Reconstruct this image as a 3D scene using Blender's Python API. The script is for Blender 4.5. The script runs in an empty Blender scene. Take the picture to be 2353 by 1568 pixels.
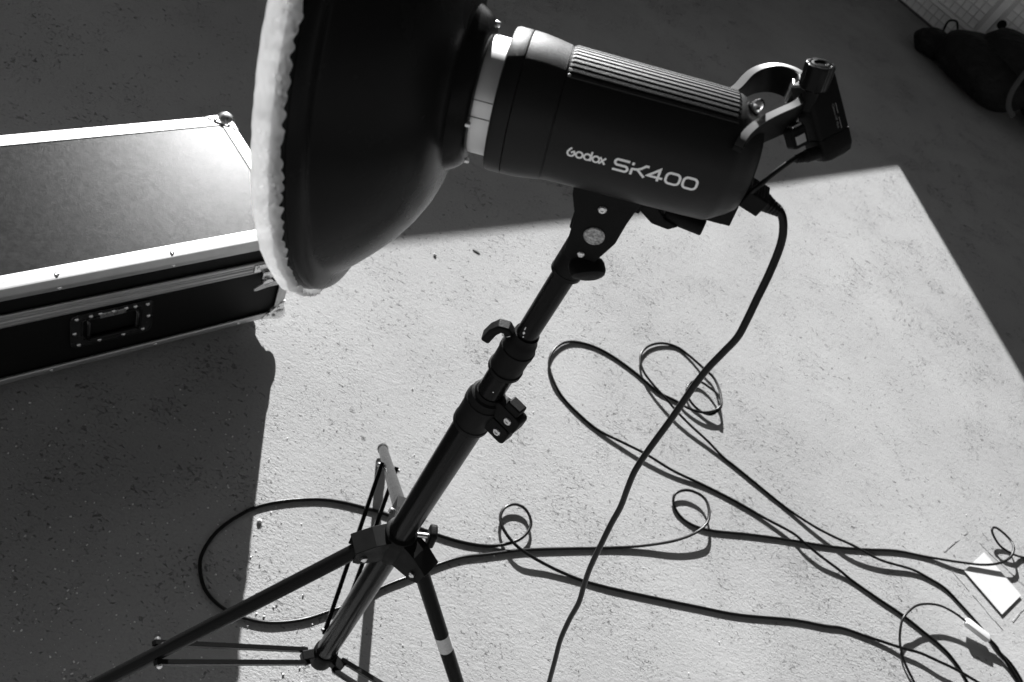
import bpy, math, random
import numpy as np
from mathutils import Matrix, Vector
random.seed(7); np.random.seed(7)

# ------------------------------------------------------------------ camera
# world frame: z up, origin where the stand's column meets the floor,
# +y horizontally away from the photographer
F = 1885.0; CX, CY = 1176.5, 784.0                 # focal length and centre, in units of a 2353 px wide picture
DN = np.array([-995., 1609., F]); DN /= np.linalg.norm(DN)      # straight down, seen by the camera
HX = np.cross(DN, [0, 0, 1]); HX /= np.linalg.norm(HX)
if HX[0] < 0: HX = -HX
GY = np.cross(-DN, HX)
if GY[2] < 0: GY = -GY
RW = np.stack([HX, GY, -DN])
STAND_H = 1.22
_p = np.array([(1318 - CX) / F * .8, (598 - CY) / F * .8, .8])
CAM = -(RW @ _p); CAM[2] += STAND_H

scene = bpy.context.scene
col = scene.collection
cam_data = bpy.data.cameras.new('camera'); cam = bpy.data.objects.new('camera', cam_data); col.objects.link(cam)
cam_data.sensor_width = 36; cam_data.lens = 36 * F / 2353
cam_data.clip_start = .02; cam_data.clip_end = 400
cam_data.dof.use_dof = True; cam_data.dof.focus_distance = 1.05; cam_data.dof.aperture_fstop = 10.0
r_, u_, b_ = RW @ [1, 0, 0], RW @ [0, -1, 0], RW @ [0, 0, -1]
M = Matrix([[r_[i], u_[i], b_[i], CAM[i]] for i in range(3)] + [[0, 0, 0, 1]])
cam.matrix_world = M
scene.camera = cam

# ------------------------------------------------------------------ light
SUN_EL = math.radians(21.0)
AZ = np.array([-.4813, .8766, 0.])                 # horizontal direction towards the sun
SUN = np.array([AZ[0] * math.cos(SUN_EL), AZ[1] * math.cos(SUN_EL), math.sin(SUN_EL)])
world = bpy.data.worlds.new('World'); scene.world = world; world.use_nodes = True
nt = world.node_tree; nt.nodes.clear()
sky = nt.nodes.new('ShaderNodeTexSky'); sky.sky_type = 'NISHITA'; sky.sun_disc = False
sky.sun_elevation = SUN_EL; sky.sun_rotation = math.atan2(AZ[0], AZ[1])
bw = nt.nodes.new('ShaderNodeRGBToBW')             # the photograph is black and white
bg = nt.nodes.new('ShaderNodeBackground'); bg.inputs['Strength'].default_value = .05
wo = nt.nodes.new('ShaderNodeOutputWorld')
nt.links.new(sky.outputs[0], bw.inputs[0]); nt.links.new(bw.outputs[0], bg.inputs['Color']); nt.links.new(bg.outputs[0], wo.inputs[0])
sd = bpy.data.lights.new('sun', 'SUN'); sd.energy = 5.0; sd.angle = math.radians(.53); sd.color = (1, 1, 1)
sun = bpy.data.objects.new('sun', sd); col.objects.link(sun)
sun.rotation_euler = Vector(SUN).to_track_quat('Z', 'Y').to_euler(); sun.location = (-3, 5, 4)

scene.view_settings.view_transform = 'Standard'; scene.view_settings.look = 'None'
scene.view_settings.gamma = 1; scene.view_settings.use_curve_mapping = False
scene.view_settings.exposure = 1.42
scene.cycles.max_bounces = 8; scene.cycles.diffuse_bounces = 4; scene.cycles.transmission_bounces = 6

# ------------------------------------------------------------------ helpers
def V(*a): return np.array(a, float)
def unit(a): a = np.asarray(a, float); return a / np.linalg.norm(a)
def ray(px, py): return RW @ np.array([px - CX, py - CY, F])
def on_floor(px, py, z=0.):
    d = ray(px, py); return CAM + d * ((z - CAM[2]) / d[2])
def on_plane(px, py, P0, N):
    d = ray(px, py); return CAM + d * (((P0 - CAM) @ N) / (d @ N))
def at_depth(px, py, Z): return CAM + ray(px, py) / F * Z

def smooth_path(P, n=8, closed=False):
    P = [np.asarray(p, float) for p in P]; out = []; N = len(P)
    for i in range(N if closed else N - 1):
        p0 = P[i - 1] if (i > 0 or closed) else 2 * P[0] - P[1]
        p1 = P[i]; p2 = P[(i + 1) % N]
        p3 = P[(i + 2) % N] if (i + 2 < N or closed) else 2 * P[-1] - P[-2]
        for k in range(n):
            t = k / n
            out.append(.5 * ((2 * p1) + (p2 - p0) * t + (2 * p0 - 5 * p1 + 4 * p2 - p3) * t * t + (3 * p1 - p0 - 3 * p2 + p3) * t ** 3))
    if not closed: out.append(P[-1])
    return out

class MB:
    def __init__(s): s.v = []; s.f = []
    def add(s, v, f):
        o = len(s.v); s.v += [np.asarray(p, float) for p in v]; s.f += [[i + o for i in q] for q in f]; return s
    def box(s, c, ax, h):
        c = np.asarray(c, float); a, b, e = [np.asarray(x, float) * k for x, k in zip(ax, h)]
        v = [c + i * a + j * b + k * e for i in (-1, 1) for j in (-1, 1) for k in (-1, 1)]
        f = [[0, 1, 3, 2], [4, 6, 7, 5], [0, 4, 5, 1], [2, 3, 7, 6], [0, 2, 6, 4], [1, 5, 7, 3]]
        if np.dot(np.cross(a, b), e) < 0: f = [q[::-1] for q in f]
        return s.add(v, f)
    def lathe(s, o, axis, prof, n=32, ref=None, cap0=False, cap1=False):
        axis = unit(axis)
        ref = np.asarray(ref if ref is not None else ([0, 0, 1] if abs(axis[2]) < .9 else [1, 0, 0]), float)
        u = unit(ref - (ref @ axis) * axis); w = np.cross(axis, u); o = np.asarray(o, float)
        v = []; f = []
        for (t, r) in prof:
            for k in range(n):
                a = 2 * math.pi * k / n; v.append(o + axis * t + r * (math.cos(a) * u + math.sin(a) * w))
        for i in range(len(prof) - 1):
            for k in range(n):
                f.append([i * n + k, i * n + (k + 1) % n, (i + 1) * n + (k + 1) % n, (i + 1) * n + k])
        if cap0: f.append(list(range(n))[::-1])
        if cap1: f.append([(len(prof) - 1) * n + k for k in range(n)])
        return s.add(v, f)
    def cyl(s, a, b, r, n=24, r2=None, bev=0.):
        a = np.asarray(a, float); b = np.asarray(b, float); L = np.linalg.norm(b - a); r2 = r if r2 is None else r2
        p = [(0, r), (L, r2)] if not bev else [(0, r - bev), (bev * .3, r - bev * .3), (bev, r), (L - bev, r2), (L - bev * .3, r2 - bev * .3), (L, r2 - bev)]
        return s.lathe(a, b - a, p, n, None, True, True)
    def tube(s, P, r, n=10, flat=None, caps=True):
        P = [np.asarray(p, float) for p in P]; N = len(P)
        rr = r if hasattr(r, '__len__') else [r] * N
        T = [unit(P[min(i + 1, N - 1)] - P[max(i - 1, 0)]) for i in range(N)]
        up = V(0, 0, 1) if abs(T[0][2]) < .9 else V(1, 0, 0)
        u = unit(up - (up @ T[0]) * T[0]); v = []; f = []
        for i in range(N):
            u = unit(u - (u @ T[i]) * T[i]); w = np.cross(T[i], u)
            for k in range(n):
                a = 2 * math.pi * k / n
                v.append(P[i] + rr[i] * (math.cos(a) * u * (flat or 1) + math.sin(a) * w))
        for i in range(N - 1):
            for k in range(n):
                f.append([i * n + k, i * n + (k + 1) % n, (i + 1) * n + (k + 1) % n, (i + 1) * n + k])
        if caps: f.append(list(range(n))[::-1]); f.append([(N - 1) * n + k for k in range(n)])
        return s.add(v, f)
    def prism(s, poly, off):
        poly = [np.asarray(p, float) for p in poly]; off = np.asarray(off, float); n = len(poly)
        nrm = sum(np.cross(poly[i] - poly[0], poly[(i + 1) % n] - poly[0]) for i in range(n))
        if nrm @ off > 0: poly = poly[::-1]
        v = poly + [p + off for p in poly]
        f = [list(range(n)), [n + i for i in range(n)][::-1]]
        f += [[(i + 1) % n, i, n + i, n + (i + 1) % n] for i in range(n)]
        return s.add(v, f)
    def sphere(s, c, r, nu=20, nv=12, ax=None, sc=(1, 1, 1)):
        ax = ax if ax is not None else np.eye(3); v = []; f = []
        for i in range(nv + 1):
            th = math.pi * i / nv
            for k in range(nu):
                a = 2 * math.pi * k / nu
                q = (math.sin(th) * math.cos(a) * sc[0], math.sin(th) * math.sin(a) * sc[1], math.cos(th) * sc[2])
                v.append(np.asarray(c) + r * (q[0] * ax[0] + q[1] * ax[1] + q[2] * ax[2]))
        for i in range(nv):
            for k in range(nu):
                f.append([i * nu + k, (i + 1) * nu + k, (i + 1) * nu + (k + 1) % nu, i * nu + (k + 1) % nu])
        return s.add(v, f)
    def sweep(s, secs, closed=False, caps=True):
        """join equal-length cross-sections"""
        n = len(secs[0]); v = [p for q in secs for p in q]; f = []; N = len(secs)
        for i in range(N if closed else N - 1):
            j = (i + 1) % N
            for k in range(n): f.append([i * n + k, i * n + (k + 1) % n, j * n + (k + 1) % n, j * n + k])
        if caps and not closed: f.append(list(range(n))[::-1]); f.append([(N - 1) * n + k for k in range(n)])
        return s.add(v, f)

def mesh_of(name, mb, mat, origin=(0, 0, 0), smooth=40, recalc=False):
    me = bpy.data.meshes.new(name); o = np.asarray(origin, float)
    me.from_pydata([tuple(p - o) for p in mb.v], [], mb.f); me.update()
    if recalc:
        import bmesh
        bm = bmesh.new(); bm.from_mesh(me); bmesh.ops.recalc_face_normals(bm, faces=bm.faces); bm.to_mesh(me); bm.free()
    if smooth:
        me.polygons.foreach_set('use_smooth', [True] * len(me.polygons)); me.set_sharp_from_angle(angle=math.radians(smooth))
    me.materials.append(MAT[mat] if isinstance(mat, str) else mat)
    return me
def thing(name, loc, label, cat, group=None):
    o = bpy.data.objects.new(name, None); o.location = tuple(loc); o.empty_display_size = .05; col.objects.link(o)
    o['label'] = label; o['category'] = cat
    if group: o['group'] = group
    return o
def root_loc(o):
    while o.parent: o = o.parent
    return np.array(o.location)
def part(name, mb, mat, parent, smooth=40, bevel=0., label=None, recalc=True):
    loc = root_loc(parent)
    o = bpy.data.objects.new(name, mesh_of(name, mb, mat, loc, smooth, recalc)); col.objects.link(o); o.parent = parent
    if bevel:
        m = o.modifiers.new('bevel', 'BEVEL'); m.width = bevel; m.segments = 2; m.limit_method = 'ANGLE'; m.angle_limit = math.radians(35)
    if label: o['label'] = label
    return o
def inst(name, me, parent, pos, z=(0, 0, 1), x=None, sc=1.):
    """a piece that shares mesh data, its own z axis along z"""
    z = unit(z); x = np.asarray(x if x is not None else ([1, 0, 0] if abs(z[0]) < .9 else [0, 1, 0]), float)
    x = unit(x - (x @ z) * z); y = np.cross(z, x); p = np.asarray(pos, float) - root_loc(parent)
    o = bpy.data.objects.new(name, me); col.objects.link(o); o.parent = parent
    o.matrix_local = Matrix([[x[i] * sc, y[i] * sc, z[i] * sc, p[i]] for i in range(3)] + [[0, 0, 0, 1]])
    return o
def single(name, mb, mat, label=None, cat=None, group=None, kind=None, smooth=40, bevel=0., recalc=True, origin=(0, 0, 0)):
    o = bpy.data.objects.new(name, mesh_of(name, mb, mat, origin, smooth, recalc)); o.location = tuple(origin); col.objects.link(o)
    if bevel:
        m = o.modifiers.new('bevel', 'BEVEL'); m.width = bevel; m.segments = 2; m.limit_method = 'ANGLE'; m.angle_limit = math.radians(35)
    if label: o['label'] = label; o['category'] = cat
    if group: o['group'] = group
    if kind: o['kind'] = kind
    return o

# ------------------------------------------------------------------ materials (grey only: the photograph is black and white)
MAT = {}
def mat(name, base=.5, rough=.5, metal=0., spec=.5, coat=0., coat_rough=.1, bump=None, vary=None, rvary=None):
    m = bpy.data.materials.new(name); m.use_nodes = True; MAT[name] = m; t = m.node_tree; b = t.nodes['Principled BSDF']
    b.inputs['Base Color'].default_value = (base, base, base, 1); b.inputs['Roughness'].default_value = rough
    b.inputs['Metallic'].default_value = metal; b.inputs['Specular IOR Level'].default_value = spec
    b.inputs['Coat Weight'].default_value = coat; b.inputs['Coat Roughness'].default_value = coat_rough
    N = t.nodes.new; K = t.links.new
    tc = N('ShaderNodeTexCoord')
    def noise(scale, detail=4):
        n = N('ShaderNodeTexNoise'); n.inputs['Scale'].default_value = scale; n.inputs['Detail'].default_value = detail
        K(tc.outputs['Object'], n.inputs['Vector']); return n.outputs['Fac']
    if vary:
        sc, lo, hi = vary; r = N('ShaderNodeMapRange'); K(noise(sc), r.inputs[0]); r.inputs[1].default_value = .3; r.inputs[2].default_value = .7
        r.inputs[3].default_value = base * lo; r.inputs[4].default_value = base * hi; K(r.outputs[0], b.inputs['Base Color'])
    if rvary:
        sc, lo, hi = rvary; r = N('ShaderNodeMapRange'); K(noise(sc), r.inputs[0]); r.inputs[1].default_value = .3; r.inputs[2].default_value = .7
        r.inputs[3].default_value = lo; r.inputs[4].default_value = hi; K(r.outputs[0], b.inputs['Roughness'])
    if bump:
        sc, dist = bump; n = N('ShaderNodeBump'); n.inputs['Distance'].default_value = dist; K(noise(sc, 3), n.inputs['Height']); K(n.outputs[0], b.inputs['Normal'])
    return m
mat('black_plastic', .008, .48, spec=.08, bump=(900, .0003), rvary=(60, .45, .6))
mat('fin_black', .011, .43, spec=.36, bump=(1500, .0002))
mat('black_shell', .011, .44, spec=.2, bump=(1500, .0002), rvary=(40, .40, .48))
mat('black_handle', .009, .45, spec=.15, rvary=(60, .42, .48))
mat('handle_glint', .02, .42, spec=.85)  # paler, shinier copy of the handle black for its sunlit top
mat('black_tube', .007, .20, spec=.09, rvary=(60, .20, .27))
mat('black_dish', .009, .26, spec=.06, bump=(1200, .00008), rvary=(25, .24, .29))
mat('black_laminate', .006, .5, spec=.12, bump=(700, .0003))
mat('rubber', .006, .30, spec=.2, rvary=(40, .26, .38))
mat('aluminium', .5, .54, metal=1., vary=(30, .94, 1.04), rvary=(160, .51, .57))
mat('worn_disc', .42, .5, metal=.8, vary=(420, .35, 1.35), rvary=(300, .35, .65), bump=(500, .0004))
mat('black_chrome', .012, .22, spec=.7, rvary=(80, .18, .28))
mat('steel', .72, .3, metal=1., rvary=(120, .22, .38))
mat('white_print', .9, .5)
mat('white_plastic', .75, .42)
mat('white_lining', .92, .6)
mat('sticker', .62, .4, vary=(300, .85, 1.1))
mat('paper', .62, .7, vary=(25, .93, 1.03))
mat('nylon', .007, .7, spec=.25, bump=(14, .035))
mat('strap_grey', .06, .8, bump=(400, .0005))
mat('tile', .85, .35, vary=(6, .8, 1.1))
mat('grout', .6, .85)
mat('trim', .8, .5)
mat('plaster', .22, .9, vary=(2, .85, 1.1), bump=(60, .002))
mat('sky_block_dark', .08, .9)  # kept dark so the added overhead slab bounces little light
mat('pebble', .6, .9, bump=(200, .001))
mat('chip', .08, .9)
mat('grit', .75, .9)
mat('neck_silver', .72, .42, metal=.55, vary=(25, .9, 1.05))
mat('print_grey', .22, .6)

def fabric():
    m = bpy.data.materials.new('sock_cloth'); m.use_nodes = True; MAT['sock_cloth'] = m; t = m.node_tree; t.nodes.clear(); N = t.nodes.new; K = t.links.new
    d = N('ShaderNodeBsdfDiffuse'); d.inputs[0].default_value = (.97, .97, .97, 1)
    tr = N('ShaderNodeBsdfTranslucent'); tr.inputs[0].default_value = (.97, .97, .97, 1)
    mx = N('ShaderNodeMixShader'); mx.inputs[0].default_value = .76; o = N('ShaderNodeOutputMaterial')
    tc = N('ShaderNodeTexCoord'); n = N('ShaderNodeTexNoise'); n.inputs['Scale'].default_value = 48; K(tc.outputs['Object'], n.inputs['Vector'])
    b = N('ShaderNodeBump'); b.inputs['Distance'].default_value = .0035; K(n.outputs[0], b.inputs['Height'])
    K(b.outputs[0], d.inputs['Normal']); K(b.outputs[0], tr.inputs['Normal'])
    K(d.outputs[0], mx.inputs[1]); K(tr.outputs[0], mx.inputs[2])
    tp = N('ShaderNodeBsdfTransparent'); m2 = N('ShaderNodeMixShader'); m2.inputs[0].default_value = .08      # thin weave: a little light goes straight through
    K(mx.outputs[0], m2.inputs[1]); K(tp.outputs[0], m2.inputs[2]); K(m2.outputs[0], o.inputs[0])
fabric()
def glass():
    m = mat('clear_dome', .9, .03); b = m.node_tree.nodes['Principled BSDF']; b.inputs['Transmission Weight'].default_value = 1.; b.inputs['IOR'].default_value = 1.5
glass()

def concrete():
    m = bpy.data.materials.new('concrete'); m.use_nodes = True; MAT['concrete'] = m; t = m.node_tree; b = t.nodes['Principled BSDF']; N = t.nodes.new; K = t.links.new
    b.inputs['Roughness'].default_value = .85; b.inputs['Specular IOR Level'].default_value = .3
    tc = N('ShaderNodeTexCoord')
    def mapping(sx, sy, rot=0.):
        q = N('ShaderNodeMapping'); q.inputs['Scale'].default_value = (sx, sy, 1); q.inputs['Rotation'].default_value = (0, 0, rot); K(tc.outputs['Object'], q.inputs[0]); return q.outputs[0]
    def noise(vec, sc, det=5, rough=.55, dist=0.):
        n = N('ShaderNodeTexNoise'); n.inputs['Scale'].default_value = sc; n.inputs['Detail'].default_value = det; n.inputs['Roughness'].default_value = rough; n.inputs['Distortion'].default_value = dist
        K(vec, n.inputs['Vector']); return n.outputs['Fac']
    def rng(x, a, c, lo, hi, smooth=False):
        r = N('ShaderNodeMapRange'); r.inputs[1].default_value = a; r.inputs[2].default_value = c; r.inputs[3].default_value = lo; r.inputs[4].default_value = hi
        if smooth: r.interpolation_type = 'SMOOTHSTEP'
        K(x, r.inputs[0]); return r.outputs[0]
    def math_(op, x, y):
        q = N('ShaderNodeMath'); q.operation = op
        for i, k in enumerate((x, y)):
            if isinstance(k, (int, float)): q.inputs[i].default_value = k
            else: K(k, q.inputs[i])
        return q.outputs[0]
    iso = tc.outputs['Object']
    lin = mapping(1., 1.55, math.radians(-32))                  # trowel marks run along one way
    macro = noise(iso, 1.3, 3); patch = noise(iso, .9, 3, .6); clump = noise(iso, 7., 4, .6); grainy = noise(lin, 120, 6, .7, .3); mid = noise(lin, 30, 5, .6, .2); fine = noise(iso, 420, 3, .6)
    # chipped pits: sharp valleys of a stretched noise, dense in some patches and nearly absent in others
    rough_ = rng(patch, .38, .62, 0., 1., True)
    mask = math_('MULTIPLY', rng(clump, .36, .66, 0., 1., True), rng(rough_, 0, 1, .55, 1.))
    thr = rng(mask, 0., 1., -.045, .045)                        # how much of the noise counts as a pit
    pn = math_('SUBTRACT', noise(lin, 58, 5, .66, .7), thr); pits = rng(pn, .335, .385, 1., 0., True)
    pn2 = math_('SUBTRACT', noise(lin, 140, 4, .64, .5), thr); pit2 = rng(pn2, .335, .385, 1., 0., True)
    h = math_('ADD', math_('MULTIPLY', math_('MULTIPLY', grainy, rng(rough_, 0, 1, .30, .62)), 1.), math_('MULTIPLY', mid, .24))
    h = math_('ADD', h, math_('MULTIPLY', fine, .16))
    # long scuffs and trowel arcs
    scuff = rng(noise(mapping(2., 26., math.radians(40)), 6, 4, .6), .66, .74, 0., 1., True)
    arcs = noise(mapping(1.5, 14., math.radians(-28)), 9, 3, .55, 1.2)
    h = math_('SUBTRACT', h, math_('MULTIPLY', scuff, .14)); h = math_('ADD', h, math_('MULTIPLY', arcs, .09))
    h = math_('SUBTRACT', h, math_('MULTIPLY', pits, 1.2)); h = math_('SUBTRACT', h, math_('MULTIPLY', pit2, .6))
    bp = N('ShaderNodeBump'); bp.inputs['Strength'].default_value = 1.; bp.inputs['Distance'].default_value = .0044; K(h, bp.inputs['Height']); K(bp.outputs[0], b.inputs['Normal'])
    base = math_('MULTIPLY', rng(macro, .3, .7, .315, .395), rng(clump, .3, .7, 1.01, .985))
    base = math_('MULTIPLY', base, rng(grainy, .25, .75, .88, 1.08))
    base = math_('MULTIPLY', base, rng(noise(lin, 11, 6, .7, .8), .60, .74, 1., .80, True))                                       # faint stains
    base = math_('MULTIPLY', base, rng(pits, 0, 1, 1., .62)); base = math_('MULTIPLY', base, rng(pit2, 0, 1, 1., .74))   # shade inside the pits, put into the colour
    base = math_('MULTIPLY', base, rng(scuff, 0, 1, 1., 1.08))
    K(base, b.inputs['Base Color'])
concrete()

# ------------------------------------------------------------------ the setting
AL = V(.5036, .8639, 0); AS = V(.8639, -.5036, 0); UP = V(0, 0, 1)       # the building's two axes
def B(l, s, z=0.): return AL * l + AS * s + UP * z

g = MB(); g.add([V(-40, -40, 0), V(40, -40, 0), V(40, 40, 0), V(-40, 40, 0)], [[0, 1, 2, 3]])
single('floor', g, 'concrete', kind='structure', smooth=0)

# outer wall with the opening the sun comes through (left of and behind the picture)
WD = unit(V(.596, .803, 0)); WN = V(-WD[1], WD[0], 0); WS = 2.3
wp = V(.842, 2.942, 0) + WN * WS                                  # foot of the wall where the sill steps down
k_ = WS / (AZ @ WN); sill = k_ * math.tan(SUN_EL)
jamb = V(1.258, 3.722, 0) + AZ * k_                               # foot of the right jamb
j = (jamb - wp) @ WD
g = MB()
g.box(wp + WD * -6 + WN * .125 + UP * sill / 2, (WD, WN, UP), (6, .125, sill / 2))
g.prism([wp + WD * x + UP * z for x, z in ((0.0005, 0), (j, 0), (j, sill - .055), (0.0005, sill - .022))], WN * .25)
single('wall_parapet', g, 'plaster', kind='structure', smooth=0)
g = MB(); g.box(wp + WD * (j + 1.6) + WN * .125 + UP * 2., (WD, WN, UP), (1.6, .125, 2.))
single('wall_pier', g, 'plaster', kind='structure', smooth=0)

g = MB(); g.box(B(.6, .35, 3.35), (AL, AS, UP), (6.6, 3.4, .12))  # unseen slab added overhead to hold back sky light
single('sky_block', g, 'sky_block_dark', kind='structure', smooth=0)

# tiled wall at the far end, top right of the picture
WL = 6.0
tw = thing('tiled_wall', B(WL, -1.0), 'pale wall of small square tiles with white trim at the top right', 'wall')
g = MB(); g.box(B(WL + .15, -.2, 1.5), (AL, AS, UP), (.148, 2.6, 1.5)); part('backing', g, 'grout', tw, 0)
g = MB(); g.box(B(WL - .006, -.2, .006), (AL, AS, UP), (.0075, 2.6, .006)); part('floor_joint', g, 'chip', tw, 0)
PT = .058
tb = MB(); tb.box((0, 0, .003), np.eye(3), (PT * .44, PT * .44, .0035)); tile_me = mesh_of('tile', tb, 'tile')
n_t = 0
for r in range(14):
    z = .014 + PT * (r + .5) + (.035 if r >= 2 else 0)
    for c in range(40):
        s = -2.45 + PT * (c + .5)
        if abs(s - (-1.58)) < .045: continue
        if n_t >= 298: break
        q = B(WL, s, z); cc = (q - CAM) @ RW; px = CX + F * cc[0] / cc[2]; py = CY + F * cc[1] / cc[2]
        if px > 2353 + 30 or py < -25: continue                       # far outside the frame
        if s > -1.35 or (s > -1.75 and z < .06): continue           # hidden by the bags
        inst('tile', tile_me, tw, q, -AL, AS); n_t += 1
g = MB(); g.box(B(WL - .012, -.2, .014 + 2 * PT + .0175), (AL, AS, UP), (.012, 2.6, .012)); part('ledge', g, 'trim', tw, 0, .002)
g = MB(); g.box(B(WL - .006, -1.58, .9), (AL, AS, UP), (.009, .026, .74)); part('upright_trim', g, 'trim', tw, 0, .002)

g = MB(); g.lathe(B(WL - .004, -1.505, .295), -AL, [(0, .030), (.014, .030), (.018, .026), (.018, .019), (.010, .017), (.010, 0)], 28); part('wall_fitting', g, 'black_plastic', tw, 35)

# ------------------------------------------------------------------ flight case
C_L1, C_L0, C_S1, C_S0, CZ0, CZ1 = .305, -.64, -.8175, -1.225, .05, .35
case = thing('flight_case', B((C_L0 + C_L1) / 2, (C_S0 + C_S1) / 2), 'black laminate flight case with aluminium edges lying on the floor at left', 'flight case')
lm, sm = (C_L0 + C_L1) / 2, (C_S0 + C_S1) / 2; hl, hs = (C_L1 - C_L0) / 2, (C_S1 - C_S0) / 2
def cbox(name, l, s, z, h, m, bev=0., parent=None):
    g = MB(); g.box(B(l, s, z), (AL, AS, UP), h); return part(name, g, m, parent or case, 0, bev)
def laminate_top():
    m = bpy.data.materials.new('laminate_top'); m.use_nodes = True; MAT['laminate_top'] = m; t = m.node_tree; b = t.nodes['Principled BSDF']; N = t.nodes.new; K = t.links.new
    tc = N('ShaderNodeTexCoord')
    def noise(sc, det, dist=0.):
        n = N('ShaderNodeTexNoise'); n.inputs['Scale'].default_value = sc; n.inputs['Detail'].default_value = det; n.inputs['Distortion'].default_value = dist; K(tc.outputs['Object'], n.inputs['Vector']); return n.outputs['Fac']
    def rng(x, a, c, lo, hi):
        r = N('ShaderNodeMapRange'); r.inputs[1].default_value = a; r.inputs[2].default_value = c; r.inputs[3].default_value = lo; r.inputs[4].default_value = hi; K(x, r.inputs[0]); return r.outputs[0]
    K(rng(noise(90, 8, .8), .35, .65, .016, .027), b.inputs['Base Color'])
    b.inputs['Roughness'].default_value = .6; b.inputs['Specular IOR Level'].default_value = 0.
    gl = N('ShaderNodeBsdfGlossy'); gl.distribution = 'BECKMANN'; gl.inputs['Color'].default_value = (1, 1, 1, 1); K(rng(noise(60, 8, .6), .3, .7, .338, .356), gl.inputs['Roughness'])
    fr = N('ShaderNodeFresnel'); fr.inputs['IOR'].default_value = 1.45
    bp = N('ShaderNodeBump'); bp.inputs['Distance'].default_value = .00022; K(noise(700, 2), bp.inputs['Height']); K(bp.outputs[0], gl.inputs['Normal'])
    mx = N('ShaderNodeMixShader'); K(fr.outputs[0], mx.inputs[0]); K(b.outputs[0], mx.inputs[1]); K(gl.outputs[0], mx.inputs[2]); K(mx.outputs[0], t.nodes['Material Output'].inputs[0])
laminate_top()
cbox('lid_panel', lm, sm, (.258 + CZ1 - .002) / 2, (hl - .006, hs - .006, (CZ1 - .002 - .258) / 2), 'black_laminate')
cbox('top_panel', lm, sm, CZ1 - .002, (hl - .018, hs - .018, .0028), 'laminate_top')
cbox('base_panel', lm, sm, (CZ0 + .002 + .256) / 2, (hl - .006, hs - .006, (.256 - CZ0 - .002) / 2), 'black_laminate')

def angle_profile(a, b, in1, in2, width, th=.0022, ridge=True):
    """L-shaped extrusion from a to b; in1, in2 point from the edge inwards along the two faces"""
    a = np.asarray(a); b = np.asarray(b); n1 = -in2; n2 = -in1     # outward normals of face 1 (runs along in1) and face 2
    w = width
    def sec(p):
        q = [p + in1 * w + n1 * -.001]
        q += [p + in1 * w + n1 * th, p + in1 * w * .88 + n1 * th, p + in1 * w * .74 + n1 * (th + .0012), p + in1 * w * .48 + n1 * (th + .0012), p + in1 * w * .34 + n1 * th]
        q += [p + in1 * .004 + n1 * th, p + n1 * th * .8 + n2 * th * .8 - (in1 + in2) * -.0008]
        q += [p + in2 * .004 + n2 * th, p + in2 * w * .34 + n2 * th, p + in2 * w * .48 + n2 * (th + .0012), p + in2 * w * .74 + n2 * (th + .0012), p + in2 * w * .88 + n2 * th, p + in2 * w + n2 * th]
        q += [p + in2 * w + n2 * -.001, p + (in1 + in2) * .003]
        return q
    g = MB(); g.sweep([sec(a), sec(b)]); return g
for sS, i2 in ((C_S1, -AS), (C_S0, AS)):
    part('top_edge', angle_profile(B(C_L0, sS, CZ1), B(C_L1, sS, CZ1), i2, -UP, .031), 'aluminium', case, 20)
    part('bottom_edge', angle_profile(B(C_L0, sS, CZ0), B(C_L1, sS, CZ0), i2, UP, .021), 'aluminium', case, 20)
    for lL, i1 in ((C_L0, AL), (C_L1, -AL)):
        part('corner_edge', angle_profile(B(lL, sS, CZ0 + .02), B(lL, sS, .238), i1, i2, .024), 'aluminium', case, 20)
        part('corner_edge', angle_profile(B(lL, sS, .276), B(lL, sS, CZ1 - .02), i1, i2, .024), 'aluminium', case, 20)
for lL, i1 in ((C_L0, AL), (C_L1, -AL)):
    part('top_edge', angle_profile(B(lL, C_S0 + .03, CZ1 + .0006), B(lL, C_S1 - .03, CZ1 + .0006), i1, -UP, .027), 'aluminium', case, 20)
    part('bottom_edge', angle_profile(B(lL, C_S0 + .03, CZ0 - .0006), B(lL, C_S1 - .03, CZ0 - .0006), i1, UP, .021), 'aluminium', case, 20)
# tongue-and-groove band where lid and base meet
def band(a, b, out, z0, z1, nm):
    prof = [(-.002, z0), (.002, z0), (.0042, z0 + (z1 - z0) * .3), (.0042, z0 + (z1 - z0) * .42), (.0028, z0 + (z1 - z0) * .46), (.0036, z0 + (z1 - z0) * .55), (.0036, z1 - .002), (.0015, z1), (-.002, z1)]
    g = MB(); g.sweep([[p + out * o + UP * z for o, z in prof] for p in (a, b)]); return part(nm, g, 'aluminium', case, 20)
for z0, z1, nm in ((.238, .2565, 'base_band'), (.2575, .275, 'lid_band')):
    for sS, o in ((C_S1, AS), (C_S0, -AS)): band(B(C_L0, sS), B(C_L1, sS), o, z0, z1, nm)
    for lL, o in ((C_L0, -AL), (C_L1, AL)): band(B(lL, C_S0), B(lL, C_S1), o, z0, z1, nm)
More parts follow.
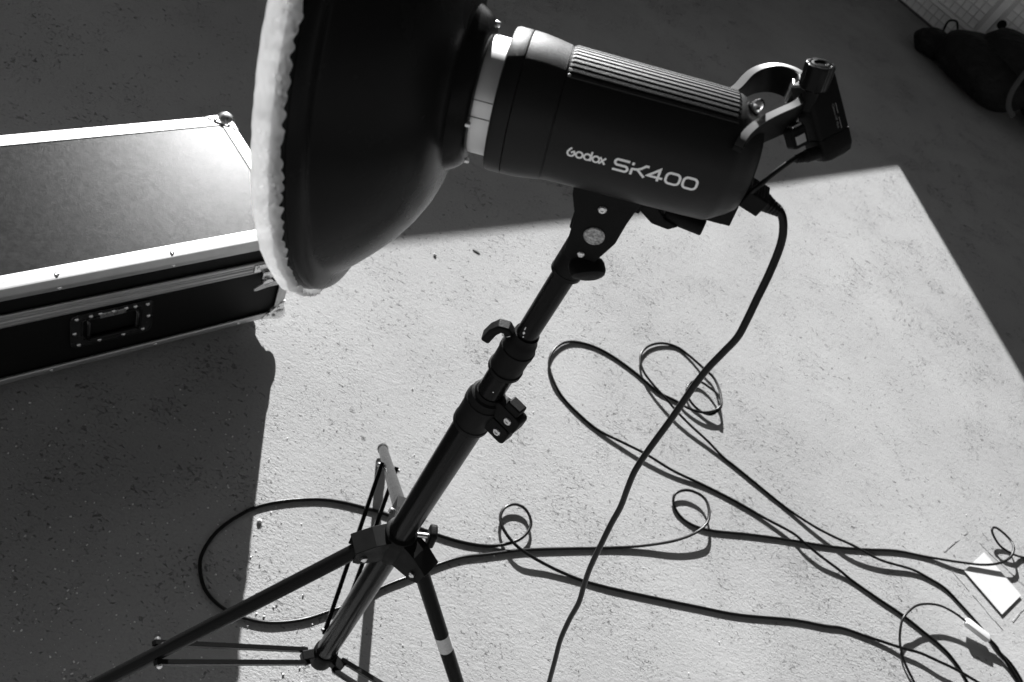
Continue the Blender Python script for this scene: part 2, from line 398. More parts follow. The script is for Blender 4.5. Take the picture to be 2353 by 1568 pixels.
# ball corners: three leaf plates and a dome
rv = MB(); rv.lathe((0, 0, 0), (0, 0, 1), [(-.001, .0044), (.0006, .0044), (.0016, .0036), (.0022, .0020), (.0019, .0012), (.0019, .0)], 14); rivet_me = mesh_of('rivet', rv, 'steel')
def leaf(p, a, b, nrm):
    """plate on one face of a corner, lobed outline"""
    pts = []
    for k in range(15):
        t = k / 14 * math.pi / 2; rr = .046 + .006 * math.cos(4 * t)
        pts.append(p + a * (rr * math.cos(t)) + b * (rr * math.sin(t)) + nrm * .0035)
    return [p - (a + b) * .001 + nrm * .0035] + pts
for lL, i1 in ((C_L0, AL), (C_L1, -AL)):
    for sS, i2 in ((C_S0, AS), (C_S1, -AS)):
        for zz, i3 in ((CZ0, UP), (CZ1, -UP)):
            p = B(lL, sS, zz); ce = p + (i1 + i2 + i3) * .012
            g = MB()
            for a, b_2, nn in ((i1, i2, -i3), (i2, i3, -i1), (i1, i3, -i2)): g.prism(leaf(p, a, b_2, nn), nn * .0014)
            c_o = part('corner_cap', g, 'steel' if zz == CZ0 else 'aluminium', case, 0, .0004)
            g = MB(); g.sphere(ce - (i1 + i2 + i3) * .003, .0235, 24, 16); part('corner_ball', g, 'steel', c_o, 60)
            for a, b_2, nn in ((i1, i2, -i3), (i2, i3, -i1), (i1, i3, -i2)):
                for u, v in ((.037, .013), (.013, .037)): inst('rivet', rivet_me, c_o, p + a * u + b_2 * v + nn * .0052, nn)
for l in (-.435, -.212, .009, .21):
    for sS, o, i2 in ((C_S1, AS, -AS), (C_S0, -AS, AS)):
        inst('rivet', rivet_me, case, B(l, sS, CZ1) + i2 * .010 + UP * .0024, UP)
        inst('rivet', rivet_me, case, B(l, sS, CZ1 - .025) + o * .0024, o)
        inst('rivet', rivet_me, case, B(l - .02, sS, CZ0 + .008) + o * .0024, o)
for s in (-1.11, -.93): inst('rivet', rivet_me, case, B(C_L1, s, CZ1) - AL * .010 + UP * .003, UP)
# rubber-tyred castors
for l in (C_L0 + .07, C_L1 - .055):
    for s in (C_S0 + .06, C_S1 - .05):
        g = MB(); g.cyl(B(l, s - .011, .023), B(l, s + .011, .023), .0225, 24, None, .003); wo_ = part('castor_wheel', g, 'rubber', case, 40)
        g = MB(); g.box(B(l, s - .014, .034), (AL, AS, UP), (.011, .0016, .0155)); g.box(B(l, s + .014, .034), (AL, AS, UP), (.011, .0016, .0155)); g.box(B(l, s, .0478), (AL, AS, UP), (.024, .024, .0018)); part('castor_fork', g, 'steel', wo_, 0)
# recessed spring handle on the front
HC = V(-.1075, .166); HW, HH = .0855, .0555
def FP(l, z, o=0.): return B(l, C_S1 - .006 + o, z)
def rrect(w, h, r, n=6):
    out = []
    for cx, cy, a0 in ((w - r, h - r, 0), (-w + r, h - r, 90), (-w + r, -h + r, 180), (w - r, -h + r, 270)):
        for k in range(n + 1):
            a = math.radians(a0 + 90 * k / n); out.append((cx + r * math.cos(a), cy + r * math.sin(a)))
    return out
out_ = rrect(HW, HH, .018); inn = rrect(.058, .032, .006)
g = MB(); n = len(out_)
ring = [[FP(HC[0] + x * s_, HC[1] + y * s_, o) for x, y in q] for q, s_, o in ((out_, 1., .0002), (out_, 1., .0028), (out_, .985, .0036), (inn, 1.04, .0036), (inn, 1., .0030), (inn, .97, .0008))]
g.sweep(ring, caps=False); hp = part('handle_plate', g, 'black_chrome', case, 30)
for q_, s_, r_2, o_ in ((out_, .985, .0013, .0036), (inn, 1.06, .0016, .0042)):
    pl = [FP(HC[0] + x * s_, HC[1] + y * s_, o_) for x, y in q_]; g = MB(); g.tube(pl + pl[:2], r_2, 6, None, False); part('handle_bead', g, 'black_chrome', hp, 60)
g = MB(); g.prism([FP(HC[0] + x * .98, HC[1] + y * .98, .0004) for x, y in inn], AS * .0006); part('handle_dish', g, 'black_laminate', hp, 0)
for x in (-.05, .05):
    g = MB(); g.tube([FP(HC[0] + x, HC[1] + .028, .003), FP(HC[0] + x, HC[1] + .026, .008), FP(HC[0] + x, HC[1] - .02, .008), FP(HC[0] + x * .9, HC[1] - .026, .008)], .0032, 10); part('handle_bail', g, 'black_chrome', hp, 40)
g = MB(); g.tube(smooth_path([FP(HC[0] - .05, HC[1] - .021, .009), FP(HC[0] - .046, HC[1] - .0265, .009), FP(HC[0], HC[1] - .027, .009), FP(HC[0] + .046, HC[1] - .0265, .009), FP(HC[0] + .05, HC[1] - .021, .009)], 4), .0058, 10); part('handle_grip', g, 'rubber', hp, 60)
g = MB(); g.box(FP(HC[0], HC[1] + .038, .0045), (AL, AS, UP), (.026, .0012, .007)); part('hinge_plate', g, 'steel', hp, 0, .0006)
for x, y in ((-.072, .042), (.072, .042), (-.076, -.005), (.076, .0), (-.068, -.047), (.066, -.043), (-.026, -.046), (.024, -.046), (-.044, .043), (-.026, .047), (0, .046), (.026, .047), (.046, .043)):
    inst('rivet', rivet_me, hp, FP(HC[0] + x, HC[1] + y, .0042 if y < .045 or abs(x) > .03 else .006), AS)
# butterfly latch near the right end
lx, lz = .236, .212
g = MB(); g.box(FP(lx, .258, .011), (AL, AS, UP), (.036, .0012, .012)); lt = part('latch', g, 'steel', case, 0, .0008)
g = MB(); g.box(FP(lx, .236, .014), (AL, AS, UP), (.014, .003, .014)); g.cyl(FP(lx - .016, .246, .016), FP(lx + .016, .246, .016), .004, 12); part('latch_hook', g, 'steel', lt, 30, .0008)
g = MB(); g.cyl(FP(lx, lz, .010), FP(lx, lz, .024), .0135, 20, None, .001); part('latch_boss', g, 'steel', lt, 30)
g = MB()
wing = [(-.035, -.004), (-.034, -.011), (-.027, -.013), (0, -.0105), (.027, -.013), (.034, -.011), (.035, -.004), (.028, .0), (.015, .006), (-.015, .006), (-.028, .0)]
ca, sa = math.cos(math.radians(6)), math.sin(math.radians(6))
g.prism([FP(lx + x * ca - y * sa, lz - .004 + x * sa + y * ca, .021) for x, y in wing], AS * .003); part('latch_wing', g, 'aluminium', lt, 0, .0006)
for x in (-.027, .027): inst('rivet', rivet_me, lt, FP(lx + x, .262, .0125), AS)

# ------------------------------------------------------------------ light stand
stand = thing('light_stand', (0, 0, 0), 'black three-legged light stand holding up the studio flash', 'light stand')
def pole(z0, z1, r, n=32, bev=0.): g = MB(); g.cyl((0, 0, z0), (0, 0, z1), r, n, None, bev); return g
part('lower_tube', pole(.05, .925, .0200, 40), 'black_tube', stand)
part('middle_tube', pole(.95, 1.06, .0160, 36), 'black_tube', stand)
part('upper_tube', pole(1.03, 1.228, .0124, 36), 'black_tube', stand)
def collar(zc, prof, nm):
    g = MB(); g.lathe((0, 0, zc), (0, 0, 1), prof, 36, None, True, True); return part(nm, g, 'black_plastic', stand, 35)
c1 = collar(1.035, [(0, .0168), (.002, .0205), (.007, .0207), (.008, .0192), (.035, .0192), (.036, .0203), (.043, .0203), (.044, .0190), (.056, .0172), (.058, .0162), (.062, .0150), (.068, .0145)], 'upper_collar')
c2 = collar(.922, [(0, .0208), (.002, .0236), (.008, .0238), (.009, .0228), (.044, .0228), (.045, .0242), (.053, .0242), (.054, .0230), (.064, .0215), (.066, .0185), (.071, .0172)], 'lower_collar')
# bare metal where the paint is chipped
vc = unit(V(CAM[0], CAM[1], 0)); vs = np.cross(UP, vc)
for z, a0, w0, h0 in ((1.112, -.25, .10, .0022), (1.118, -.36, .05, .0030), (1.107, -.12, .05, .0012), (1.010, .2, .05, .0010)):
    r = (.0124 if z > 1.05 else .0160) + .00015; g = MB(); q = []
    for k in range(7):
        a = a0 + w0 * math.cos(k * .9) * (1 + .3 * math.sin(3.1 * k)); q.append(V(0, 0, z + h0 * math.sin(k * .9)) + r * (vc * math.cos(a) + vs * math.sin(a)))
    g.add(q, [list(range(7))]); part('paint_chip', g, 'steel', stand, 0)
# bent lever of the upper collar, pointing left
dl = unit(V(-.97, -.22, 0))
pa = V(0, 0, 1.092) + dl * .008
g = MB(); g.cyl(pa - dl * .006, pa + dl * .016, .0052, 14); part('lever_bolt', g, 'steel', c1, 30)
g = MB()
pth = [pa + dl * .009 + UP * .002, pa + dl * .014 + UP * .007, pa + dl * .021 + UP * .006, pa + dl * .026 - UP * .003, pa + dl * .029 - UP * .019]
hw = [.007, .0078, .0078, .0075, .0085]
perp = np.cross(dl, UP)
secs = []
for i, p in enumerate(pth):
    t = unit(pth[min(i + 1, 4)] - pth[max(i - 1, 0)]); nn = np.cross(t, perp)
    secs.append([p + perp * a * hw[i] + nn * b_2 * .0052 for a, b_2 in ((-1, -.6), (-.8, -1), (.8, -1), (1, -.6), (1, .6), (.8, 1), (-.8, 1), (-1, .6))])
g.sweep(secs); part('lever', g, 'black_plastic', c1, 30, .001)
# clamp ear of the lower collar with two screws, pointing right
dr = unit(V(.95, -.30, 0)); pr = np.cross(UP, dr)
for z, ex in ((.985, .045), (.957, .038)):
    g = MB()
    o2 = rrect(.0165, .0130, .006, 4)
    g.prism([V(0, 0, z) + dr * (.020 + ex * .5 - .008 + x * 1.15) + UP * y - pr * .0085 for x, y in o2], pr * .017)
    ear = part('clamp_ear', g, 'black_plastic', c2, 30, .0012)
    sp = V(0, 0, z) + dr * (.020 + ex * .5 - .003) - pr * .0085
    sg = MB(); sg.lathe((0, 0, 0), (0, 0, 1), [(-.001, .0052), (.0008, .0052), (.0018, .0044), (.0018, .0024), (.0008, .0022), (.0008, 0)], 16)
    inst('clamp_screw', mesh_of('clamp_screw', sg, 'steel'), ear, sp, -pr)
g = MB(); g.box(V(0, 0, 1.003) + dr * .036, (dr, pr, UP), (.010, .0075, .006)); part('clamp_lug', g, 'black_plastic', c2, 30, .002)
# hub: collar with three lugs
HUB = .585
g = MB(); g.lathe((0, 0, HUB), (0, 0, 1), [(-.034, .0212), (-.033, .0245), (-.012, .0262), (.02, .0262), (.034, .0245), (.036, .0212)], 36, None, True, True); hub = part('hub', g, 'black_plastic', stand, 35)
LEGS = [(105.3, .536), (222.5, .52), (-12.5, .52)]
feet = []
for i, (a, rr) in enumerate(LEGS):
    a = math.radians(a); o = V(math.cos(a), math.sin(a), 0); q = np.cross(UP, o); foot = o * rr
    top = o * .050 + UP * (HUB - .006)
    sl = unit(foot + UP * .012 - top)
    # stamped steel channel: two cheeks and a cap
    ch = [(.018, .030), (.040, .026), (.068, .010), (.066, -.022), (.056, -.030), (.018, -.034)]
    for sgn in (-1, 1):
        g = MB(); g.prism([o * x + UP * (HUB + y) + q * sgn * .0145 for x, y in ch], q * sgn * .002); lug = part('lug_cheek', g, 'black_plastic', hub, 0, .0006)
        bt = MB(); bt.lathe((0, 0, 0), (0, 0, 1), [(-.001, .005), (.003, .005), (.004, .004), (.0055, .0022), (.0055, 0)], 12)
        if sgn < 0: bolt_me = mesh_of('bolt', bt, 'steel')
        inst('bolt', bolt_me, lug, o * .052 + UP * (HUB - .010) + q * sgn * .0166, q * sgn)
    g = MB(); g.prism([o * x + UP * (HUB + y) - q * .0165 for x, y in ((.02, .0305), (.041, .0265), (.070, .0105), (.070, .008), (.040, .024), (.02, .028))], q * .033); part('lug_cap', g, 'black_plastic', hub, 0, .0006)
    g = MB(); g.cyl(top, foot + UP * .012 - sl * .006, .0117, 28); leg = part('leg', g, 'black_tube', stand)
    fc = MB(); ft = foot + UP * .012; fc.cyl(ft - sl * .028, ft, .0132, 24, None, .003); part('rubber_foot', fc, 'rubber', leg, 40)
    # pair of flat braces from the bottom collar to the leg
    f_ = (.60, .56, .60)[i]
    e = top + (foot + UP * .012 - top) * f_
    base = o * .040 + UP * .078
    for sgn in (-1, 1):
        b0 = base + q * sgn * .0125; b1 = e + q * sgn * .0160; t = unit(b1 - b0); nn = unit(np.cross(t, q))
        g = MB(); g.box((b0 + b1) / 2, (t, nn, q), (np.linalg.norm(b1 - b0) / 2 + .007, .0050, .0042)); br = part('brace', g, 'black_tube', stand, 0, .0006)
        inst('bolt', bolt_me, br, b1 + q * sgn * .0043, q * sgn); inst('bolt', bolt_me, br, b0 + q * sgn * .0043, q * sgn, None, .8)
    feet.append((top, foot, sl, o, q))
# paper sticker wrapped round the right leg
top, foot, sl, o, q = feet[2]
sp_ = [on_floor(1008, 1443)]
dist_ = .165
g = MB(); g.lathe(top + sl * (dist_ - .016), sl, [(0, .01195), (.032, .01195)], 28); part('sticker', g, 'sticker', stand, 60, label='pale paper sticker wrapped round one leg')
# clamp knob of the hub, pointing right
kd = unit(V(.90, .42, .10))
g = MB(); g.cyl(V(0, 0, HUB + .026) + kd * .022, V(0, 0, HUB + .026) + kd * .042, .0045, 14); kb = part('hub_knob_bolt', g, 'steel', hub, 30)
kp = V(0, 0, HUB + .026) + kd * .041; ku = unit(UP - (UP @ kd) * kd); kv = np.cross(kd, ku)
g = MB()
for k in range(2): pass
g.prism([kp + ku * y + kv * x for x, y in rrect(.0125, .021, .008, 5)], kd * .012); part('hub_knob', g, 'black_plastic', hub, 30, .003)
# bottom collar with a lug per leg
g = MB(); g.lathe((0, 0, .03), (0, 0, 1), [(0, .014), (.004, .0185), (.008, .0205), (.010, .0238), (.058, .0238), (.062, .0215)], 32, None, True, True); bc = part('bottom_collar', g, 'black_plastic', stand, 35)
for (_, _, _, o, q) in feet:
    g = MB(); g.box(o * .033 + UP * .074, (o, q, UP), (.013, .0092, .0125)); part('collar_lug', g, 'black_plastic', bc, 0, .0015)

# ------------------------------------------------------------------ studio flash
D = unit(V(-.95702, -.20777, -.20235)); MM = unit(V(-.19775, -.04293, .97931)); W = np.cross(MM, D) * 1.
if W @ V(.212, -.977, 0) < 0: W = -W
A0 = V(-.01055, -.00229, 1.36999)
def S3(t, m, w): return A0 + D * t + MM * m + W * w
flash = thing('studio_flash', (0, 0, STAND_H), 'black studio flash head with white lettering on its side', 'studio flash')
RB = .0546
def rb(t):      # radius of the shell along its axis
    pr = [(-.0945, .040), (-.089, .0445), (-.081, .0492), (-.076, .0522), (-.072, .0537), (-.05, .0543), (.05, .0549), (.066, .0552), (.072, .0562), (.085, .0582), (.096, .0594), (.106, .0597), (.116, .0597)]
    return float(np.interp(t, [p[0] for p in pr], [p[1] for p in pr]))
NS = 96
def lathe_ax(prof, n=NS, cap0=False, cap1=False): g = MB(); g.lathe(A0, D, prof, n, MM, cap0, cap1); return g
body = part('shell', lathe_ax([(-.0955, .034), (-.0945, .040)] + [(t, rb(t)) for t in (-.0915, -.089, -.085, -.081, -.0785, -.076, -.072, -.05, -.03, 0., .03, .05, .066, .0700)] + [(.0704, rb(.0704) - .0007), (.0712, rb(.0712) - .0007), (.0716, rb(.0716))] + [(t, rb(t)) for t in (.076, .08, .085, .09, .096, .1, .1045)], cap0=True), 'black_shell', flash, 28)
part('front_ring', lathe_ax([(.1052, .0585), (.1055, .0594), (.1065, .0597), (.1165, .0597), (.1190, .0588), (.1198, .0570), (.1198, .0495)]), 'black_shell', flash, 28)
part('rear_panel', lathe_ax([(-.0970, 0.0002), (-.0970, .0335), (-.0960, .0345)], 48), 'black_plastic', flash, 30)
# raised fins over the top
fin_n = 11
for k in range(fin_n):
    a0 = 63 + (118 - 63) * k / (fin_n - 1)
    secs = []
    for t in (.0695, .067, 0., -.04, -.0675, -.0700):
        r0 = rb(t); h = .0018 if -.0685 < t < .068 else .0002
        q = []
        for da, dh in ((-1.75, -.0005), (-1.65, .75), (-1.3, 1.), (1.3, 1.), (1.65, .75), (1.75, -.0005)):
            a = math.radians(a0 + da); r = r0 + (h * dh if dh > 0 else dh); q.append(S3(t, r * math.sin(a), r * math.cos(a)))
        secs.append(q)
    g = MB(); g.sweep(secs); part('fin', g, 'fin_black', flash, 25)
# slave sensor dome on the rear chamfer
sa_ = math.radians(90); sp = S3(-.0805, .0495 * math.sin(sa_), .0495 * math.cos(sa_)); sn = unit(MM * math.sin(sa_) * .8 + W * math.cos(sa_) * .8 - D * .5)
g = MB(); g.lathe(sp, sn, [(-.002, .0066), (.0012, .0064), (.0016, .0052)], 24, None, False, True); sb = part('sensor_collar', g, 'black_plastic', flash)
g = MB(); g.lathe(sp + sn * .0015, sn, [(0, .0046), (.003, .0048), (.0060, .0043), (.0080, .0030), (.0088, .0014), (.0090, .0001)], 24, None, True, False); part('sensor_dome', g, 'clear_dome', sb, 80)

# lettering: strokes wrapped on the shell
def wrap(u, v, t0, a0, lift):
    t = t0 - u * .001; r = rb(t) + lift; a = a0 + v * .001 / r
    return S3(t, r * math.sin(a), r * math.cos(a))
def stroke(g, pts, wd, t0, a0, closed=False, sub=1.2):
    P = [np.array(p, float) for p in pts]
    if closed: P = P + [P[0]]
    Q = [P[0]]
    for i in range(len(P) - 1):
        n = max(1, int(np.linalg.norm(P[i + 1] - P[i]) / sub))
        Q += [P[i] + (P[i + 1] - P[i]) * (k + 1) / n for k in range(n)]
    if closed: Q = Q[:-1]
    N = len(Q); Lf = []; Rt = []
    for i in range(N):
        a = Q[(i - 1) % N] if (closed or i > 0) else None; b_2 = Q[(i + 1) % N] if (closed or i < N - 1) else None
        d1 = unit(Q[i] - a) if a is not None else None; d2 = unit(b_2 - Q[i]) if b_2 is not None else None
        if d1 is None: d1 = d2
        if d2 is None: d2 = d1
        n1 = np.array([-d1[1], d1[0]]); n2 = np.array([-d2[1], d2[0]]); mn = n1 + n2; mn = mn / max(np.linalg.norm(mn), 1e-6); kk = min(1 / max(mn @ n1, .35), 2.2)
        Lf.append(Q[i] + mn * kk * wd / 2); Rt.append(Q[i] - mn * kk * wd / 2)
    v = []
    for i in range(N):
        v += [wrap(Lf[i][0], Lf[i][1], t0, a0, .0003), wrap(Rt[i][0], Rt[i][1], t0, a0, .0003)]
    f = [[2 * i, 2 * i + 1, 2 * ((i + 1) % N) + 1, 2 * ((i + 1) % N)] for i in range(N if closed else N - 1)]
    g.add(v, f)
def arc(cx, cy, rx, ry, a0, a1, n=12): return [(cx + rx * math.cos(math.radians(a0 + (a1 - a0) * k / n)), cy + ry * math.sin(math.radians(a0 + (a1 - a0) * k / n))) for k in range(n + 1)]
KX, KY = .80, .82
def T_(pts): return [(x * KX, y * KY) for x, y in pts]
def letter(strokes, wd, t0, a0):
    g = MB()
    for pts, closed in strokes: stroke(g, T_(pts), wd * KX, t0, a0, closed)
    part('letter', g, 'white_print', flash, 0, recalc=False)
T0, AN0 = .0165, math.radians(-3.2); wd = 2.6
letter([(([(15.6, 12.8)] + arc(4.0, 9.9, 2.8, 2.9, 90, 270, 10) + arc(12.2, 4.1, 2.8, 2.9, 90, -90, 10) + [(0.2, 1.2)]), False)], wd, T0, AN0)
letter([([(19.2, 0), (19.2, 6.6)], False), ([(19.2, 10.6), (19.2, 13.6)], False), ([(18.2, 6.4), (24.5, 7.2), (28.0, 9.0), (32.2, 12.9), (35.4, 12.9)], False), ([(24.4, 7.4), (33.2, .2)], False)], wd, T0, AN0)
letter([([(46.6, 0), (46.6, 13.0), (36.0, 4.0), (51.2, 4.0)], False)], wd, T0, AN0)
for x0 in (52.8, 70.4): letter([([(x0 + 8.3 + x, 6.9 + y) for x, y in rrect(6.9, 5.8, 4.2, 6)], True)], wd, T0, AN0)
T1, AN1 = .0550, math.radians(-1.2); w2 = 2.0
letter([([(4.6, 9.8), (2.4, 7.6)] + arc(4.6, 4.2, 3.5, 3.4, 130, 400, 18) + [(4.4, 4.6)], False)], w2, T1, AN1)
letter([(arc(13.1, 4.2, 3.3, 3.2, 0, 345, 22), True)], w2, T1, AN1)
letter([(arc(21.4, 4.2, 3.3, 3.2, 0, 345, 22), True), ([(25.0, .6), (25.0, 10.8)], False)], w2, T1, AN1)
letter([(arc(30.2, 4.2, 3.3, 3.2, 0, 345, 22), True)], w2, T1, AN1)
letter([([(33.9, 7.8), (39.8, .6)], False), ([(39.8, 7.8), (33.9, .6)], False)], w2, T1, AN1)

# tilting bracket under the shell
brk = [(.041, -.050), (.0395, -.060), (.0339, -.0768), (.0322, -.0893), (.0320, -.1076), (.0322, -.1266), (.0267, -.1300), (.0038, -.1314), (-.0056, -.1112), (-.0107, -.1001), (-.0128, -.086), (-.0145, -.0754), (-.0175, -.062), (-.022, -.048)]
for sgn in (-1, 1):
    g = MB(); g.prism([S3(t, m, sgn * .0185) for t, m in brk], W * sgn * .004); bk = part('bracket_plate', g, 'black_plastic', flash, 0, .0012)
    if sgn > 0: bplate = bk
g = MB(); g.box(S3(.008, -.058, 0), (D, MM, W), (.030, .006, .0185)); part('bracket_bridge', g, 'black_plastic', flash, 0, .001)
g = MB(); g.lathe(S3(.0101, -.0968, .0222), W, [(0, .0098), (.0012, .0098), (.002, .0088), (.0021, .0002)], 28); part('pivot_cap', g, 'worn_disc', bplate, 30)
g = MB(); g.lathe(S3(.0105, -.0665, .0222), W, [(0, .0040), (.0012, .0040), (.0022, .0030), (.0022, .0016), (.001, .0014), (.001, 0)], 18); part('bracket_screw', g, 'steel', bplate, 30)
g = MB(); g.lathe(S3(.0165, -.1215, .0222), W, [(0, .0034), (.0012, .0034), (.002, .0025), (.002, 0)], 18); part('bracket_screw', g, 'steel', bplate, 30)
# socket that sits on the stand
g = MB(); g.cyl((0, 0, STAND_H - .016), (0, 0, STAND_H + .05), .0163, 28, None, .0015); part('stand_socket', g, 'black_plastic', flash, 35)
g = MB(); g.lathe((0, 0, STAND_H + .001), UP, [(-.0185, .0130), (-.018, .0166), (-.0135, .0166), (-.013, .0150)], 28); part('socket_ring', g, 'black_tube', flash, 35)
# big lobed lock knob on the socket, facing the camera
kn = unit(V(.62, -.72, -.30)); kc = V(0, 0, STAND_H + .021) + kn * .014
ku = unit(UP - (UP @ kn) * kn); kv = np.cross(kn, ku)
g = MB(); g.cyl(kc - kn * .012, kc + kn * .006, .0055, 14); part('lock_bolt', g, 'steel', flash, 30)
g = MB(); n = 48
def lobes(r0, amp, off): return [kc + kn * off + (ku * math.sin(2 * math.pi * k / n) * .8 + kv * math.cos(2 * math.pi * k / n) * 1.25) * (r0 + amp * math.cos(3 * 2 * math.pi * k / n)) for k in range(n)]
g.sweep([lobes(.0095, .0005, .002), lobes(.0138, .0010, .0035), lobes(.0150, .0012, .007), lobes(.0150, .0012, .0145), lobes(.0136, .0010, .0180), lobes(.0085, .0005, .0198)]); part('lock_knob', g, 'black_plastic', flash, 40)
# umbrella-shaft clamp and lever behind the bracket
wg = [(-.020, -.050), (-.022, -.064), (-.036, -.074), (-.052, -.076), (-.060, -.070), (-.046, -.066), (-.034, -.054)]
g = MB(); g.prism([S3(t, m, -.004) for t, m in wg], W * .018); part('shaft_clamp', g, 'black_plastic', flash, 0, .0015)
g = MB(); g.cyl(S3(-.046, -.066, .002), S3(-.082, -.0665, .010), .0082, 20, .0075, .0015); part('tilt_lever', g, 'black_plastic', flash, 35)
g = MB(); g.box(S3(-.02, -.0545, 0), (D, MM, W), (.075, .0022, .012)); part('belly_rail', g, 'black_plastic', flash, 0, .0008)

# strap-shaped carrying handle at the rear
hp_ = [(-.052, -.030, .030), (-.063, -.036, .038), (-.072, -.046, .0435), (-.0805, -.066, .0475), (-.093, -.0765, .052), (-.106, -.0745, .0572), (-.1175, -.061, .0618), (-.1215, -.044, .0634), (-.1205, -.027, .063), (-.115, -.0095, .0608), (-.103, .0005, .056), (-.088, .0135, .0500), (-.0780, .0285, .0458), (-.0742, .0375, .0430), (-.0725, .0425, .0395), (-.0718, .0445, .0350)]
hpth = smooth_path([S3(t, m, w) for t, w, m in hp_], 6)
for _ in range(6): hpth = [hpth[0]] + [(hpth[i - 1] + 2 * hpth[i] + hpth[i + 1]) / 4 for i in range(1, len(hpth) - 1)] + [hpth[-1]]
secs = []
for i, p in enumerate(hpth):
    t = unit(hpth[min(i + 1, len(hpth) - 1)] - hpth[max(i - 1, 0)]); up_ = unit(MM - (MM @ t) * t); side = np.cross(t, up_); H_ = .024 + .012 * max(0, (i - len(hpth) + 26) / 26); th = .0037
    secs.append([p + side * a + up_ * b_2 for a, b_2 in ((-th, -.0004), (-th + .0006, 0), (th - .0006, 0), (th, -.0004), (th, -H_), (-th, -H_))])
g = MB(); g.sweep(secs); hd = part('handle', g, 'black_handle', flash, 30, .0005)
secs = []
for i, p in enumerate(hpth[7:-5]):
    i += 7; t = unit(hpth[i + 1] - hpth[i - 1]); up_ = unit(MM - (MM @ t) * t); side = np.cross(t, up_)
    secs.append([p + side * a + up_ * b_2 for a, b_2 in ((-.0034, -.0003), (-.0032, .0005), (.0032, .0005), (.0034, -.0003))])
g = MB(); g.sweep(secs); part('handle_glint_strip', g, 'handle_glint', hd, 30)  # added strip that gives the handle's top its bright sun glint
# power inlet and ribbed plug at the rear bottom
ip = S3(-.090, -.040, .004)
g = MB(); g.box(ip, (D, MM, W), (.010, .011, .016)); part('power_inlet', g, 'black_plastic', flash, 0, .001)

# ------------------------------------------------------------------ beauty dish and its cloth
dish = thing('beauty_dish', S3(.13, 0, 0), 'large round black beauty dish on the front of the flash', 'beauty dish')
part('neck_ring', lathe_ax([(.1200, .0470), (.1200, .0486), (.1205, .0490), (.1365, .0490), (.1365, .0440)], 80), 'neck_silver', dish, 30)
dp = [(.1360, .0470), (.1362, .0545), (.1375, .0585), (.1400, .0618), (.1440, .0652), (.1485, .0676), (.1515, .0690), (.1522, .0705), (.1527, .0790), (.1545, .0870), (.160, .1030), (.170, .1222), (.180, .1368), (.190, .1488), (.200, .1595), (.210, .1694), (.2165, .1752), (.2205, .1785), (.2215, .1800), (.2222, .1835), (.2235, .1885), (.2255, .1925), (.2285, .1948), (.2320, .1955), (.2328, .1948), (.2336, .1955), (.2360, .1966), (.2405, .1974), (.2410, .1965)]
outer = lathe_ax(dp, 160); part('bowl', outer, 'black_dish', dish, 34)
part('inner_bowl', lathe_ax([(t + .0022, max(r - .0028, .044)) for t, r in dp[8:-1]], 96), 'white_lining', dish, 50)
for a in (4, -62, 118):
    a = math.radians(a); rd = MM * math.sin(a) + W * math.cos(a)
    g = MB(); g.cyl(S3(.1385, 0, 0) + rd * .057 - D * .000, S3(.1385, 0, 0) + rd * 0.0565 - D * .0045, .0024, 14, None, .0006); part('dish_screw', g, 'steel', dish, 30)
# seams of the silver ring
for a in (24, 8):
    a = math.radians(a); g = MB(); g.box(S3(.1285, .0490 * math.sin(a), .0490 * math.cos(a)), (D, unit(MM * math.cos(a) - W * math.sin(a)), unit(MM * math.sin(a) + W * math.cos(a))), (.0078, .0003, .0004)); part('ring_seam', g, 'chip', dish, 0)

g = MB(); NP = 900; rows = []
ph = np.linspace(0, 2 * np.pi, NP, endpoint=False)
rs = np.random.RandomState(3)
def waves(nf, lo, hi):
    s_ = np.zeros(NP)
    for _ in range(nf):
        k = rs.randint(lo, hi); s_ += np.sin(k * ph + rs.rand() * 6.28) * (.5 + rs.rand())
    return s_ / math.sqrt(nf)
wob = waves(6, 3, 14); gath = waves(7, 60, 130); mid_ = waves(8, 20, 60); gath2 = waves(7, 90, 190); mid2 = waves(6, 35, 80)
edge_t = .2338 - .0010 * wob * .5 - .0015 * np.abs(waves(6, 50, 90)) + .0006 * waves(4, 20, 40)
tt = np.linspace(0, 1, 13)
for j_, s_ in enumerate(tt):
    t = edge_t + (.2545 + .0006 * wob - edge_t) * s_
    r = .1998 + .0030 * math.sin(math.pi * min(s_ * 1.1, 1)) + (1 - s_) ** 2 * .0011 * gath + .0016 * mid_ * math.sin(math.pi * s_) * np.roll(np.ones(NP), j_) + .0006 * np.roll(gath2, j_ * 3) * math.sin(math.pi * s_) + .0005 * wob + .0008 * np.roll(gath, j_ * 5) * (.35 + .65 * (1 - s_)) * (.6 + .4 * np.sin(3 * ph + 1)) + .0005 * np.roll(mid2, -j_ * 9)
    if s_ > .92: r = r - .0015
    rows.append((t, r))
for s_ in (.97, .85, .6, .3, .06):
    rows.append((np.full(NP, .2555 + .010 * (1 - s_ ** 2)) + .0004 * wob * s_, .1985 * s_ + .0005 * mid_ * s_))
v = []; f = []
for t, r in rows:
    for k in range(NP): v.append(A0 + D * t[k] + r[k] * (MM * math.sin(ph[k]) + W * math.cos(ph[k])))
for i in range(len(rows) - 1):
    for k in range(NP): f.append([i * NP + k, i * NP + (k + 1) % NP, (i + 1) * NP + (k + 1) % NP, (i + 1) * NP + k])
f.append([(len(rows) - 1) * NP + k for k in range(NP)])
g.add(v, f)
single('diffuser_sock', g, 'sock_cloth', 'white elastic cloth diffuser stretched over the rim of the dish', 'diffuser', smooth=75, recalc=False, origin=S3(.245, 0, 0))

